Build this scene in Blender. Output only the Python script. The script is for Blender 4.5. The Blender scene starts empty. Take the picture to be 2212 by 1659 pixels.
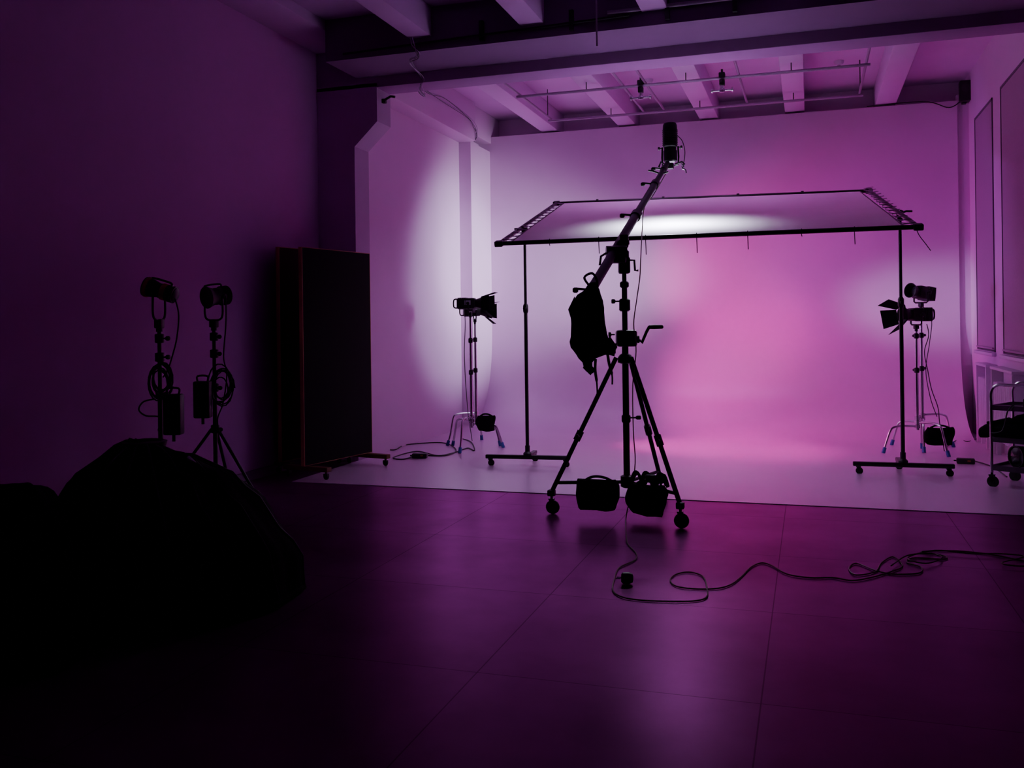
import bpy, bmesh, math, random
from mathutils import Vector as V, Matrix as M, noise
random.seed(4)
PI=math.pi
C=bpy.context.scene.collection
# ------------------------------------------------------------ camera model
FP=1991.0; TH=math.radians(17.9); RA=0.0131; CX,CY=1106.0,698.0; H=1.5
F=V((-math.sin(TH),math.cos(TH),0)); R=V((math.cos(TH),math.sin(TH),0)); Z=V((0,0,1)); CAM=V((0,0,H))
def ray(px,py):
    dx,dy=px-CX,py-CY
    u=dx*math.cos(RA)-dy*math.sin(RA); w=dx*math.sin(RA)+dy*math.cos(RA)
    return F+R*(u/FP)-Z*(w/FP)
def P(px,py,d): return CAM+ray(px,py)*d
def G(px,py,z=0.0):
    r=ray(px,py); return CAM+r*((z-H)/r.z)
def PYp(px,py,Y):
    r=ray(px,py); return CAM+r*(Y/r.y)
cd=bpy.data.cameras.new('camera'); cam=bpy.data.objects.new('camera',cd); C.objects.link(cam)
cr=R*math.cos(RA)-Z*math.sin(RA); cu=R*math.sin(RA)+Z*math.cos(RA); cb=-F
m=M.Identity(4)
for i in range(3): m[i][0]=cr[i]; m[i][1]=cu[i]; m[i][2]=cb[i]; m[i][3]=CAM[i]
cam.matrix_world=m
cd.sensor_width=36; cd.lens=FP/2212*36; cd.shift_y=-(829.5-CY)/2212
bpy.context.scene.camera=cam
# ------------------------------------------------------------ materials
def mat(name,col,rough=.6,metal=0,var=.12,scale=12,bump=0,spec=.5,emit=None,es=0):
    mt=bpy.data.materials.new(name); mt.use_nodes=True; nt=mt.node_tree; b=nt.nodes['Principled BSDF']
    tc=nt.nodes.new('ShaderNodeTexCoord'); n=nt.nodes.new('ShaderNodeTexNoise'); n.inputs['Scale'].default_value=scale; n.inputs['Detail'].default_value=4
    nt.links.new(tc.outputs['Object'],n.inputs['Vector'])
    mx=nt.nodes.new('ShaderNodeMix'); mx.data_type='RGBA'
    mx.inputs['A'].default_value=(*[c*(1-var) for c in col],1); mx.inputs['B'].default_value=(*[min(1,c*(1+var)) for c in col],1)
    nt.links.new(n.outputs['Fac'],mx.inputs['Factor']); nt.links.new(mx.outputs['Result'],b.inputs['Base Color'])
    b.inputs['Roughness'].default_value=rough; b.inputs['Metallic'].default_value=metal; b.inputs['Specular IOR Level'].default_value=spec
    if bump:
        bp=nt.nodes.new('ShaderNodeBump'); bp.inputs['Strength'].default_value=bump; bp.inputs['Distance'].default_value=.01
        nt.links.new(n.outputs['Fac'],bp.inputs['Height']); nt.links.new(bp.outputs['Normal'],b.inputs['Normal'])
    if emit: b.inputs['Emission Color'].default_value=(*emit,1); b.inputs['Emission Strength'].default_value=es
    return mt
MP=mat('bounce-tinted white paint',(.70,.43,.70),.55,0,.04,3,.15)  # mauve tint on white walls stands in for coloured bounce light
MRV=mat('column paint',(.40,.22,.44),.6,0,.06,4,.2)
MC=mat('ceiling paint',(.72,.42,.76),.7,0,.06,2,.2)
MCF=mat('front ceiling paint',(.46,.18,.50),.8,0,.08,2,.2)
MW=mat('bounce-tinted wall paint',(.50,.12,.52),.8,0,.08,1.2,.2)  # purple bounce light on the front left wall, put into its colour
MWD=mat('purple-bounce wing paint',(.60,.16,.62),.8,0,.1,2,.2)  # front-zone walls coloured purple in place of purple spill light
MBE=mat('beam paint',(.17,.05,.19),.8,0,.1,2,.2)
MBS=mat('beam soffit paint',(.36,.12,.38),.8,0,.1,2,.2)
MB_=mat('black metal',(.008,.006,.009),.45,.2,.2,30)
MBM=mat('black matte fabric',(.005,.004,.006),.95,0,.3,25,.5,spec=.1)
MPL=mat('black plastic',(.010,.008,.012),.5,0,.2,40)
MCH=mat('chrome steel',(.55,.52,.58),.22,1,.08,20)
MST=mat('grey steel',(.10,.08,.11),.38,.8,.1,20)
MWO=mat('brown wood edge',(.50,.29,.10),.6,0,.3,9,.2)
MWF=mat('brown wood',(.14,.065,.022),.6,0,.3,9,.2)
MBL=mat('blue rubber',(.02,.08,.32),.5,0,.1,20)
MOR=mat('orange trim',(.42,.13,.03),.5,0,.1,20)
MBR=mat('brown plastic',(.10,.045,.02),.5,0,.2,20)
MRB=mat('black rubber',(.012,.012,.013),.7,0,.2,30)
MYC=mat('olive cable sheath',(.10,.075,.02),.5,0,.2,20)
MWH=mat('white enamel',(.62,.45,.66),.4,0,.04,10)
MPI=mat('painted pipe',(.36,.20,.38),.5,.2,.05,10)
MGL=mat('lamp lens glass',(.8,.8,.9),.2,0,.02,10,emit=(.75,.68,1),es=1)
MGD=mat('dark lens glass',(.03,.03,.04),.08,0,.02,10)
MBD=mat('blind fabric',(.40,.19,.38),.8,0,.05,40,.2)
MFR=mat('dark window frame',(.14,.07,.15),.7,0,.1,10,spec=.2)
MFN=mat('black board face',(.006,.005,.007),.85,0,.2,5,spec=.2)
MFB=mat('brown board face',(.05,.022,.014),.8,0,.2,5,spec=.2)
MSC=mat('pale label plastic',(.4,.36,.45),.5,0,.05,10)
def floor_mat():
    mt=bpy.data.materials.new('dark floor panels'); mt.use_nodes=True; nt=mt.node_tree; nt.nodes.clear(); L=nt.links.new
    out=nt.nodes.new('ShaderNodeOutputMaterial'); df=nt.nodes.new('ShaderNodeBsdfDiffuse'); gl=nt.nodes.new('ShaderNodeBsdfGlossy'); ms=nt.nodes.new('ShaderNodeMixShader')
    tc=nt.nodes.new('ShaderNodeTexCoord'); mp=nt.nodes.new('ShaderNodeMapping'); mp.inputs['Location'].default_value=(.2,-.18,0)
    L(tc.outputs['Object'],mp.inputs['Vector'])
    br=nt.nodes.new('ShaderNodeTexBrick'); br.offset=0.0; br.inputs['Scale'].default_value=1; br.inputs['Brick Width'].default_value=1.18; br.inputs['Row Height'].default_value=1.18
    br.inputs['Mortar Size'].default_value=.004; br.inputs['Mortar Smooth'].default_value=.5
    br.inputs['Color1'].default_value=(.095,.009,.09,1); br.inputs['Color2'].default_value=(.115,.012,.108,1); br.inputs['Mortar'].default_value=(.06,.005,.055,1)
    L(mp.outputs['Vector'],br.inputs['Vector'])
    n=nt.nodes.new('ShaderNodeTexNoise'); n.inputs['Scale'].default_value=1.4; n.inputs['Detail'].default_value=6; n.inputs['Roughness'].default_value=.6; L(tc.outputs['Object'],n.inputs['Vector'])
    cr_=nt.nodes.new('ShaderNodeMapRange'); cr_.inputs['From Min'].default_value=0; cr_.inputs['From Max'].default_value=1; cr_.inputs['To Min'].default_value=.4; cr_.inputs['To Max'].default_value=1.35; L(n.outputs['Fac'],cr_.inputs['Value'])
    mx=nt.nodes.new('ShaderNodeMix'); mx.data_type='RGBA'; mx.blend_type='MULTIPLY'; mx.inputs['Factor'].default_value=1
    L(br.outputs['Color'],mx.inputs['A']); L(cr_.outputs['Result'],mx.inputs['B']); L(mx.outputs['Result'],df.inputs['Color'])
    g2=nt.nodes.new('ShaderNodeMix'); g2.data_type='RGBA'; g2.inputs['A'].default_value=(.72,.15,.62,1); g2.inputs['B'].default_value=(.40,.08,.34,1); L(br.outputs['Fac'],g2.inputs['Factor'])
    g3=nt.nodes.new('ShaderNodeMix'); g3.data_type='RGBA'; g3.blend_type='MULTIPLY'; g3.inputs['Factor'].default_value=.6; L(g2.outputs['Result'],g3.inputs['A']); L(cr_.outputs['Result'],g3.inputs['B']); L(g3.outputs['Result'],gl.inputs['Color'])
    gl.inputs['Roughness'].default_value=.29
    fr=nt.nodes.new('ShaderNodeFresnel'); fr.inputs['IOR'].default_value=1.48; L(fr.outputs[0],ms.inputs[0])
    bp=nt.nodes.new('ShaderNodeBump'); bp.inputs['Strength'].default_value=.05; bp.inputs['Distance'].default_value=.002
    n3=nt.nodes.new('ShaderNodeTexNoise'); n3.inputs['Scale'].default_value=9; n3.inputs['Detail'].default_value=3; L(tc.outputs['Object'],n3.inputs['Vector']); L(n3.outputs['Fac'],bp.inputs['Height'])
    L(bp.outputs['Normal'],gl.inputs['Normal']); L(df.outputs[0],ms.inputs[1]); L(gl.outputs[0],ms.inputs[2]); L(ms.outputs[0],out.inputs['Surface'])
    return mt
MFL=floor_mat()
def fabric_mat():
    mt=bpy.data.materials.new('diffusion silk'); mt.use_nodes=True; nt=mt.node_tree; nt.nodes.clear(); L=nt.links.new
    o=nt.nodes.new('ShaderNodeOutputMaterial'); d=nt.nodes.new('ShaderNodeBsdfDiffuse'); t=nt.nodes.new('ShaderNodeBsdfTranslucent'); mx=nt.nodes.new('ShaderNodeMixShader')
    tc=nt.nodes.new('ShaderNodeTexCoord'); n=nt.nodes.new('ShaderNodeTexNoise'); n.inputs['Scale'].default_value=2; L(tc.outputs['Object'],n.inputs['Vector'])
    r=nt.nodes.new('ShaderNodeValToRGB'); r.color_ramp.elements[0].color=(.74,.66,.78,1); r.color_ramp.elements[1].color=(.84,.76,.88,1); L(n.outputs['Fac'],r.inputs['Fac'])
    L(r.outputs['Color'],d.inputs['Color']); L(r.outputs['Color'],t.inputs['Color']); mx.inputs[0].default_value=.5
    L(d.outputs[0],mx.inputs[1]); L(t.outputs[0],mx.inputs[2]); L(mx.outputs[0],o.inputs['Surface']); return mt
MSK=fabric_mat()
# ------------------------------------------------------------ mesh builder
def catmull(pts,n=8,closed=False):
    pts=[V(p) for p in pts]; out=[]; N=len(pts)
    rng=range(N if closed else N-1)
    for i in rng:
        if closed: p0,p1,p2,p3=pts[(i-1)%N],pts[i],pts[(i+1)%N],pts[(i+2)%N]
        else: p0,p1,p2,p3=pts[max(i-1,0)],pts[i],pts[i+1],pts[min(i+2,N-1)]
        for k in range(n):
            t=k/n; out.append(.5*((2*p1)+(p2-p0)*t+(2*p0-5*p1+4*p2-p3)*t*t+(3*p1-p0-3*p2+p3)*t**3))
    if not closed: out.append(pts[-1])
    return out
class MB:
    def __init__(s): s.bm=bmesh.new(); s.x=M.Identity(4)
    def v(s,p): return s.bm.verts.new(s.x@V(p))
    def face(s,vs):
        try: return s.bm.faces.new(vs)
        except ValueError: return None
    def box(s,c,sz,bev=0,rot=None):
        c=V(c); hx,hy,hz=[a/2 for a in sz]; rm=rot if rot else M.Identity(3)
        vs=[s.v(c+rm@V((x,y,z))) for x in(-hx,hx) for y in(-hy,hy) for z in(-hz,hz)]
        fs=[s.face([vs[i] for i in q]) for q in((0,1,3,2),(4,6,7,5),(0,4,5,1),(2,3,7,6),(0,2,6,4),(1,5,7,3))]
        if bev:
            es=list({e for f in fs for e in f.edges}); bmesh.ops.bevel(s.bm,geom=es,offset=bev,segments=2,affect='EDGES',profile=.5)
        return s
    def bx(s,x0,x1,y0,y1,z0,z1,bev=0): return s.box(((x0+x1)/2,(y0+y1)/2,(z0+z1)/2),(abs(x1-x0),abs(y1-y0),abs(z1-z0)),bev)
    def tube(s,pts,r,n=8,closed=False,caps=True):
        pts=[V(p) for p in pts]; N=len(pts); rad=r if isinstance(r,(list,tuple)) else [r]*N
        tang=[]
        for i in range(N):
            if closed: t=pts[(i+1)%N]-pts[i-1]
            else: t=pts[min(i+1,N-1)]-pts[max(i-1,0)]
            tang.append(t.normalized() if t.length>1e-9 else V((0,0,1)))
        up=V((0,0,1)) if abs(tang[0].z)<.9 else V((1,0,0))
        nrm=(up-tang[0]*up.dot(tang[0])).normalized(); rings=[]
        for i in range(N):
            nrm=nrm-tang[i]*nrm.dot(tang[i])
            if nrm.length<1e-6: nrm=tang[i].orthogonal()
            nrm.normalize(); bn=tang[i].cross(nrm)
            rings.append([s.v(pts[i]+(nrm*math.cos(2*PI*k/n)+bn*math.sin(2*PI*k/n))*rad[i]) for k in range(n)])
        for i in range(N if closed else N-1):
            a,b=rings[i],rings[(i+1)%N]
            for k in range(n): s.face([a[k],a[(k+1)%n],b[(k+1)%n],b[k]])
        if caps and not closed: s.face(rings[0][::-1]); s.face(rings[-1])
        return s
    def cyl(s,a,b,r,r2=None,n=16): return s.tube([a,b],[r,r if r2 is None else r2],n)
    def lathe(s,prof,o=(0,0,0),axis=(0,0,1),n=24):
        o=V(o); ax=V(axis).normalized(); e1=ax.orthogonal().normalized(); e2=ax.cross(e1); rings=[]
        for (r,h) in prof: rings.append([s.v(o+ax*h+(e1*math.cos(2*PI*k/n)+e2*math.sin(2*PI*k/n))*max(r,1e-4)) for k in range(n)])
        for a,b in zip(rings,rings[1:]):
            for k in range(n): s.face([a[k],a[(k+1)%n],b[(k+1)%n],b[k]])
        s.face(rings[0][::-1]); s.face(rings[-1]); return s
    def plate(s,pts,th):
        pts=[V(p) for p in pts]; nn=(pts[1]-pts[0]).cross(pts[2]-pts[0]).normalized()*th/2
        a=[s.v(p+nn) for p in pts]; b=[s.v(p-nn) for p in pts]; s.face(a); s.face(b[::-1]); N=len(pts)
        for i in range(N): s.face([a[i],b[i],b[(i+1)%N],a[(i+1)%N]])
        return s
    def loft(s,rows,ex,ey,n=24,pw=2.6,wr=0,sc=9):
        ex,ey=V(ex),V(ey); rings=[]
        for (c,hx,hy) in rows:
            c=V(c); ring=[]
            for k in range(n):
                a=2*PI*k/n; ca,sa=math.cos(a),math.sin(a)
                x=math.copysign(abs(ca)**(2/pw),ca)*hx; y=math.copysign(abs(sa)**(2/pw),sa)*hy
                p=c+ex*x+ey*y
                if wr: q=noise.noise(p*sc)*wr; p=p+(ex*ca+ey*sa)*q
                ring.append(s.v(p))
            rings.append(ring)
        for a,b in zip(rings,rings[1:]):
            for k in range(n): s.face([a[k],a[(k+1)%n],b[(k+1)%n],b[k]])
        s.face(rings[0][::-1]); s.face(rings[-1]); return s
    def build(s,name,mt,parent=None,world=False,flat=False):
        bm=s.bm; bmesh.ops.recalc_face_normals(bm,faces=bm.faces[:])
        if world and parent is not None:
            mw=M.Translation(parent.location)@M.Rotation(parent.rotation_euler.z,4,'Z'); bm.transform(mw.inverted())
        for f in bm.faces: f.smooth=not flat
        for e in bm.edges:
            if len(e.link_faces)==2 and e.calc_face_angle(0)>.6: e.smooth=False
        me=bpy.data.meshes.new(name); bm.to_mesh(me); bm.free(); me.materials.append(mt)
        o=bpy.data.objects.new(name,me); C.objects.link(o)
        if parent is not None: o.parent=parent
        return o
def tag(o,label,cat,group=None):
    o['label']=label; o['category']=cat
    if group: o['group']=group
    return o
def thing(name,label,cat,loc=(0,0,0),rz=0,group=None):
    o=bpy.data.objects.new(name,None); C.objects.link(o); o.location=loc; o.rotation_euler=(0,0,rz); return tag(o,label,cat,group)
def struct(name,mb,mt,parent=None):
    o=mb.build(name,mt,parent)
    if parent is None: o['kind']='structure'
    return o
# ------------------------------------------------------------ room shell
YF,YB=9.16,9.5; XL=-4.76; XR=2.0; CE=4.65
struct('floor',MB().bx(-5.4,3.7,-2.5,13.8,-.12,0),MFL)
x0,x1=XL+.005,1.86
def cove_mat():
    mt=MP.copy(); mt.name='cove paint'; nt=mt.node_tree; bs=nt.nodes['Principled BSDF']
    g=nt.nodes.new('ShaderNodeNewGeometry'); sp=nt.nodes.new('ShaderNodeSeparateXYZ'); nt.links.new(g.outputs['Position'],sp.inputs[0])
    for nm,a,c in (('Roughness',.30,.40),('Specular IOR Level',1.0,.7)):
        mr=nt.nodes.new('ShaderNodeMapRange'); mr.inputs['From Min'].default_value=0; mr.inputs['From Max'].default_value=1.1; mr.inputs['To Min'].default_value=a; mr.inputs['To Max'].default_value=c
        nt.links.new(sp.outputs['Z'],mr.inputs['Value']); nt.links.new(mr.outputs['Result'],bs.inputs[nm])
    return mt
MCV=cove_mat()
YS=11.85
struct('floor.001',MB().bx(x0,x1,7.77,YS,.0,.006),MCV)
struct('floor.002',MB().bx(x1,XR,9.5,13.5,.0,.005),MCV)
b=MB(); prof=[]
bz=((YS,.006),(12.75,.006),(13.2,.42),(13.2,1.5))
for i in range(41):
    t_=i/40; w_=((1-t_)**3,3*(1-t_)**2*t_,3*(1-t_)*t_*t_,t_**3)
    prof.append((sum(a*q[0] for a,q in zip(w_,bz)),sum(a*q[1] for a,q in zip(w_,bz))))
prof+=[(13.2,2.5),(13.2,4.32),(13.32,4.32),(13.32,.001)]
va=[b.v((x0,y,z)) for y,z in prof]; vb=[b.v((x1,y,z)) for y,z in prof]; N=len(prof)
for i in range(N-1): b.face([va[i],vb[i],vb[i+1],va[i+1]])
struct('wall_back',b,MCV)
struct('wall_back.001',MB().bx(-5.3,3.7,13.6,13.8,0,CE),MP)
struct('wall_back.002',MB().bx(x1,XR,13.24,13.34,0,4.40),MP)
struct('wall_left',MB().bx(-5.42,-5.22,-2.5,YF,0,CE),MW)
def wing(name,xs,mt):
    b=MB(); a=[b.v((x,YF,z)) for x,z in xs]; c=[b.v((x,YB,z)) for x,z in xs]; n=len(xs)
    b.face(a); b.face(c[::-1])
    for i in range(n): b.face([a[i],c[i],c[(i+1)%n],a[(i+1)%n]])
    o=struct(name,b,mt); return o
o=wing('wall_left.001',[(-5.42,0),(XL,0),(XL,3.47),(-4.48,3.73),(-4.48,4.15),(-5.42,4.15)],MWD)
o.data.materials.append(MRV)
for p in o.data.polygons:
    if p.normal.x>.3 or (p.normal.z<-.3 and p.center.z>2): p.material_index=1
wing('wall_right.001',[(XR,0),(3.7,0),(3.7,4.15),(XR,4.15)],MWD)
struct('wall_left.002',MB().bx(-5.0,XL,YB,13.6,0,CE),MP)
struct('wall_left.003',MB().bx(XL,-4.58,12.36,13.6,0,4.1),MP)      # pilaster
W=[(11.6,12.75),(9.75,11.12)]
b=MB(); b.bx(XR,XR+.3,YB,13.6,0,1.1); b.bx(XR,XR+.3,YB,13.6,3.98,CE)
for y0,y1 in ((YB,9.75),(11.12,11.6),(12.75,13.6)): b.bx(XR,XR+.3,y0,y1,1.1,3.98)
struct('wall_right',b,MP)
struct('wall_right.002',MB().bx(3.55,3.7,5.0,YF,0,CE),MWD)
b=MB(); b.bx(-5.42,3.7,YB,13.8,CE,CE+.15); struct('ceiling',b,MC)
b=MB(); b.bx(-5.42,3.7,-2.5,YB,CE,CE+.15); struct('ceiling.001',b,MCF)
n=1
def trim(mb,mt):
    global n
    o=struct('trim_%d'%n,mb,mt); n+=1; return o
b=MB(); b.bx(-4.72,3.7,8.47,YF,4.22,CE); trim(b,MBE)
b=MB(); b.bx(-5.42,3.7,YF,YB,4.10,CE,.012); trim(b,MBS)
JX=[-3.65,-2.49,-1.32,-.16,1.0]
for x in JX:
    trim(MB().bx(x-.13,x+.13,YB,13.6,4.35,CE,.012),MC)
    trim(MB().bx(x-.12,x+.12,-2.4,8.47,4.35,CE,.012),MCF)
trim(MB().bx(2.05,2.3,-2.4,8.47,4.35,CE),MCF)
trim(MB().bx(-5.22,-4.72,-2.4,YF,4.54,CE,.012),MCF)
trim(MB().bx(XL,-4.5,YB,12.36,4.10,CE,.012),MP)
trim(MB().bx(XL,-4.56,12.36,13.6,4.22,CE,.012),MP)
for i,(y0,y1) in enumerate(W):
    w=bpy.data.objects.new('window_%d'%(i+1),None); C.objects.link(w); w['kind']='structure'; w.location=(XR,y0,1.1)
    b=MB()
    b.bx(XR-.012,XR+.03,y0-.0,y0+.022,1.1,3.98); b.bx(XR-.012,XR+.03,y1-.022,y1,1.1,3.98); b.bx(XR-.012,XR+.03,y0,y1,3.955,3.98); b.bx(XR-.012,XR+.03,y0,y1,1.1,1.115)
    b.build('window_frame',MFR,w,True)
    MB().bx(XR-.005,XR+.005,y0+.022,y1-.022,1.12,3.955).build('window_blind',MBD,w,True)
    MB().cyl((XR-.02,y0+.05,1.14),(XR-.02,y1-.05,1.14),.010).build('blind_bar',MBD,w,True)
    MB().bx(XR-.05,XR,y0-.03,y1+.03,1.05,1.09,.01).build('window_sill',MWH,w,True)
struct('baseboard_left',MB().bx(-5.22,-5.20,-2.4,YF,0,.09),MBE)
# ------------------------------------------------------------ radiators in niches
def radiator(y0,y1,label):
    t=thing('radiator',label,'radiator',(XR-.07,(y0+y1)/2,0),0,'radiators under the windows')
    b=MB(); k=max(3,int((y1-y0)/.06))
    for i in range(k):
        y=y0+(i+.5)*(y1-y0)/k; b.bx(XR-.11,XR-.03,y-.018,y+.018,.18,.80,.012)
    b.cyl((XR-.07,y0,.24),(XR-.07,y1,.24),.018).cyl((XR-.07,y0,.74),(XR-.07,y1,.74),.018).build('radiator_fins',MWH,t,True)
    for y in (y0+.05,y1-.05): MB().bx(XR-.09,XR-.05,y-.015,y+.015,.006,.2).build('foot',MWH,t,True)
    b=MB(); b.bx(XR-.12,XR-.001,y0-.08,y0-.04,.01,.93,.006); b.bx(XR-.12,XR-.001,y1+.04,y1+.08,.01,.93,.006); b.bx(XR-.125,XR-.001,y0-.1,y1+.1,.93,.96,.006); b.build('surround',MWH,t,True)
radiator(10.2,11.15,'white ribbed radiator under the nearer blind, just behind the metal trolley')
radiator(11.6,12.1,'white ribbed radiator under the farther blind, next to the end of the curved wall')
# ------------------------------------------------------------ ceiling pipe grid
PZ=4.25
t=thing('pipe_grid','white painted steel pipe grid hung under the ceiling joists','pipe grid',(-1.35,11.4,PZ))
for y in (10.7,12.13): MB().cyl((-3.36,y,PZ),(.66,y,PZ),.017,n=12).build('long_pipe',MPI,t,True)
for x in (-3.33,-2.06,-1.79,-.73,.62): MB().cyl((x,9.9,PZ+.033),(x,12.17,PZ+.033),.015,n=12).build('cross_pipe',MPI,t,True)
for x in (-2.49,-1.32,-.16):
    for y in (10.7,12.13): MB().cyl((x,y,PZ),(x,y,4.36),.006,n=8).build('hanger_rod',MB_,t,True)
for x in (-3.33,.62):
    for y in (10.1,12.0): MB().cyl((x,y,PZ+.04),(x,y,CE),.006,n=8).build('hanger_rod',MB_,t,True)
CLX=[]
def pipe_clamp(px,label):
    p=PYp(px,190,10.7); CLX.append(p.x)
    t=thing('grip_clamp',label,'clamp',(p.x,10.7,PZ),0,'clamps hanging from the ceiling pipes')
    b=MB(); b.box((0,0,.03),(.07,.09,.06),.01); b.box((0,0,-.05),(.06,.07,.07),.01); b.cyl((0,0,.06),(0,0,.10),.012); b.build('jaw',MB_,t)
    MB().cyl((0,0,-.08),(0,0,-.14),.02).cyl((-.10,0,-.14),(.10,0,-.14),.014).lathe([(.03,-.02),(.036,0),(.03,.02)],(0,0,-.14)).build('spigot',MCH,t)
    for s in (-1,1): MB().lathe([(.01,0),(.03,.005),(.03,.02),(.012,.03)],(s*.10,0,-.14),(s,0,0),12).build('knob',MCH,t)
    MB().tube([(0,-.045,-.03),(0,-.08,-.03),(0,-.09,-.07)],.006).build('lever',MB_,t)
pipe_clamp(1384,'black and chrome grip clamp, left one of two hanging from the ceiling pipes')
pipe_clamp(1560,'black and chrome grip clamp, right one of two hanging from the ceiling pipes')
for px,py,Y,lab in ((1401,172,11.2,'round white smoke detector on the ceiling above the left grip clamp'),(1812,132,10.6,'small round white ceiling sensor near the right end of the pipe grid')):
    r=ray(px,py); q=CAM+r*((CE-H)/r.z)
    t=thing('smoke_detector',lab,'smoke detector',(q.x,q.y,CE))
    MB().lathe([(.06,-.0),(.06,-.02),(.045,-.045),(.02,-.05)],n=24).build('housing',MWH,t)
    MB().lathe([(.02,-.05),(.018,-.058),(.004,-.06)],n=16).build('sensor',MPI,t)
def cord(name,label,pts,r,mt,cat='cable',sm=True,n=8,nn=6):
    pts=catmull(pts,n) if sm else pts
    o=MB().tube(pts,r,nn).build(name,mt); return tag(o,label,cat)
t=thing('ceiling_conduit','long thin conduit pipes clipped along the front of the concrete cross beam','conduit',(-1,8.44,4.3))
MB().cyl((-4.5,8.44,4.27),(-1.55,8.44,4.33),.012).build('conduit_pipe',MB_,t,True)
MB().cyl((-1.75,8.43,4.37),(-.35,8.43,4.37),.018).build('conduit_pipe',MPI,t,True)
MB().cyl((-.35,8.44,4.36),(2.6,8.44,4.42),.012).build('conduit_pipe',MB_,t,True)
for x in (-3.0,-2.1,-1.2,-.6,.3,1.2): MB().bx(x-.02,x+.02,8.425,8.47,4.25,4.44).build('clip',MB_,t,True)
p=PYp(1290,150,8.3)
cord('hanging_rod','thin straight rod dropping from the ceiling in front of the cross beam',[(p.x,8.3,CE),(p.x,8.3,4.03)],.008,MPI,'rod',False)
def at(px,py,Y): return PYp(px,py,Y)
ps=[at(890,70,8.40),at(893,95,8.40),at(903,118,8.42),(-3.83,8.6,4.19),(-3.92,9.12,4.17),(-3.98,9.2,4.075),(-4.06,9.50,4.075),(-4.18,9.62,4.16),(-4.40,9.95,4.38),(-4.47,10.6,4.40),(-4.465,11.1,4.42),(-4.465,11.9,4.38),(-4.47,12.25,4.30),(-4.48,12.33,4.22),(-4.50,12.33,4.14)]
t=thing('cable_bundle','bundle of loose cables strapped from the cross beam along the left wall beam','cables',ps[4])
for k in range(4):
    qq=[V(p)+V((random.uniform(-.02,.02),random.uniform(-.01,.01),-.010*k+random.uniform(-.02,.01))) for i,p in enumerate(ps)]
    MB().tube(catmull(qq,6),.0038,6).build('cable',MST if k%2 else MRV,t,True)
t=thing('wall_hook','small dark clamp fixed at the top corner of the opening','bracket',(-4.46,9.3,3.98))
MB().box((0,0,0),(.05,.05,.05),.008).build('plate',MB_,t); MB().tube([(0,-.02,0),(.09,-.02,.04),(.14,-.02,.03)],.014).build('arm',MB_,t)
q=PYp(2088,197,13.12)
t=thing('wall_speaker','small dark box mounted high in the far right corner above the curved wall','speaker',(q.x-.04,13.12,q.z-.13))
MB().box((.02,0,.13),(.13,.14,.26),.01).build('cabinet',MB_,t); MB().lathe([(.045,0),(.05,.01),(.02,.012)],(.02,-.07,.16),(0,-1,0)).build('speaker_cone',MPL,t)
MB().box((.02,.08,.0),(.05,.1,.03)).build('bracket',MB_,t)
cord('speaker_cable','thin cable looping down beside the small corner speaker',[(q.x-.05,13.14,q.z-.1),(q.x-.2,13.18,q.z-.18),(q.x-.5,13.18,4.335),(q.x-1.2,13.2,4.335)],.007,MB_)
# ------------------------------------------------------------ casters
def caster(par,x,y,ztop=.1,wr=.035,mt=MB_):
    b=MB(); b.cyl((x,y,wr*2.1),(x,y,ztop),.011,n=10); b.plate([(x-.02,y-.018,wr*2.1),(x+.02,y-.018,wr*2.1),(x+.018,y-.018,wr*.8),(x-.002,y-.018,wr*.8)],.004)
    b.plate([(x-.02,y+.018,wr*2.1),(x+.02,y+.018,wr*2.1),(x+.018,y+.018,wr*.8),(x-.002,y+.018,wr*.8)],.004); b.box((x,y,wr*2.15),(.045,.042,.006))
    c=b.build('caster',mt,par)
    w=MB().lathe([(wr*.5,-.011),(wr*.95,-.011),(wr,-.006),(wr,.006),(wr*.95,.011),(wr*.5,.011)],(x+.008,y,wr),(0,1,0),20).build('wheel',MRB,c)
    MB().lathe([(.012,-.014),(.012,.014)],(x+.008,y,wr),(0,1,0),12).build('hub',MST,c)
    return c
def knob(par,a,d,l=.05,r=.016,mt=MB_,nm='knob'):
    a=V(a); d=V(d).normalized(); b=MB(); b.cyl(a,a+d*l*.6,.006,n=8); b.lathe([(r*.6,l*.55),(r,l*.65),(r,l*.95),(r*.7,l)],a,d,10); return b.build(nm,mt,par)
# ------------------------------------------------------------ overhead diffusion frame
NL=V((-2.78,8.245,2.252)); NR=V((.884,8.49,2.27)); FL=V((-2.97,11.05,2.977)); FR=V((.664,11.30,2.959))
ctr=(NL+NR+FL+FR)/4
t=thing('overhead_diffusion_frame','large tilted rectangular overhead frame stretched with white diffusion cloth','diffusion frame',ctr)
for nm,a,c,mt in (('near_rail',NL,NR,MB_),('far_rail',FL,FR,MB_),('side_rail',NL,FL,MST),('side_rail',NR,FR,MST)):
    MB().cyl(a,c,.021,n=12).build(nm,mt,t,True)
ex=(NR-NL).normalized(); ey=(FL-NL).normalized(); ez=ex.cross(ey).normalized(); 
if ez.z<0: ez=-ez
b=MB(); nx,ny=40,30; a0=NL+ex*.10+ey*.035; a1=NR-ex*.10+ey*.035; a2=FL+ex*.10-ey*.035; a3=FR-ex*.10-ey*.035; g=[]
for j in range(ny+1):
    row=[]
    for i in range(nx+1):
        u,w=i/nx,j/ny; p=(a0*(1-u)+a1*u)*(1-w)+(a2*(1-u)+a3*u)*w
        p=p-Z*(.045*math.sin(PI*u)*math.sin(PI*w))+Z*noise.noise(p*2.2)*.006; row.append(b.v(p))
    g.append(row)
for j in range(ny):
    for i in range(nx): b.face([g[j][i],g[j][i+1],g[j+1][i+1],g[j+1][i]])
b.build('diffusion_cloth',MSK,t,True)
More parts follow.
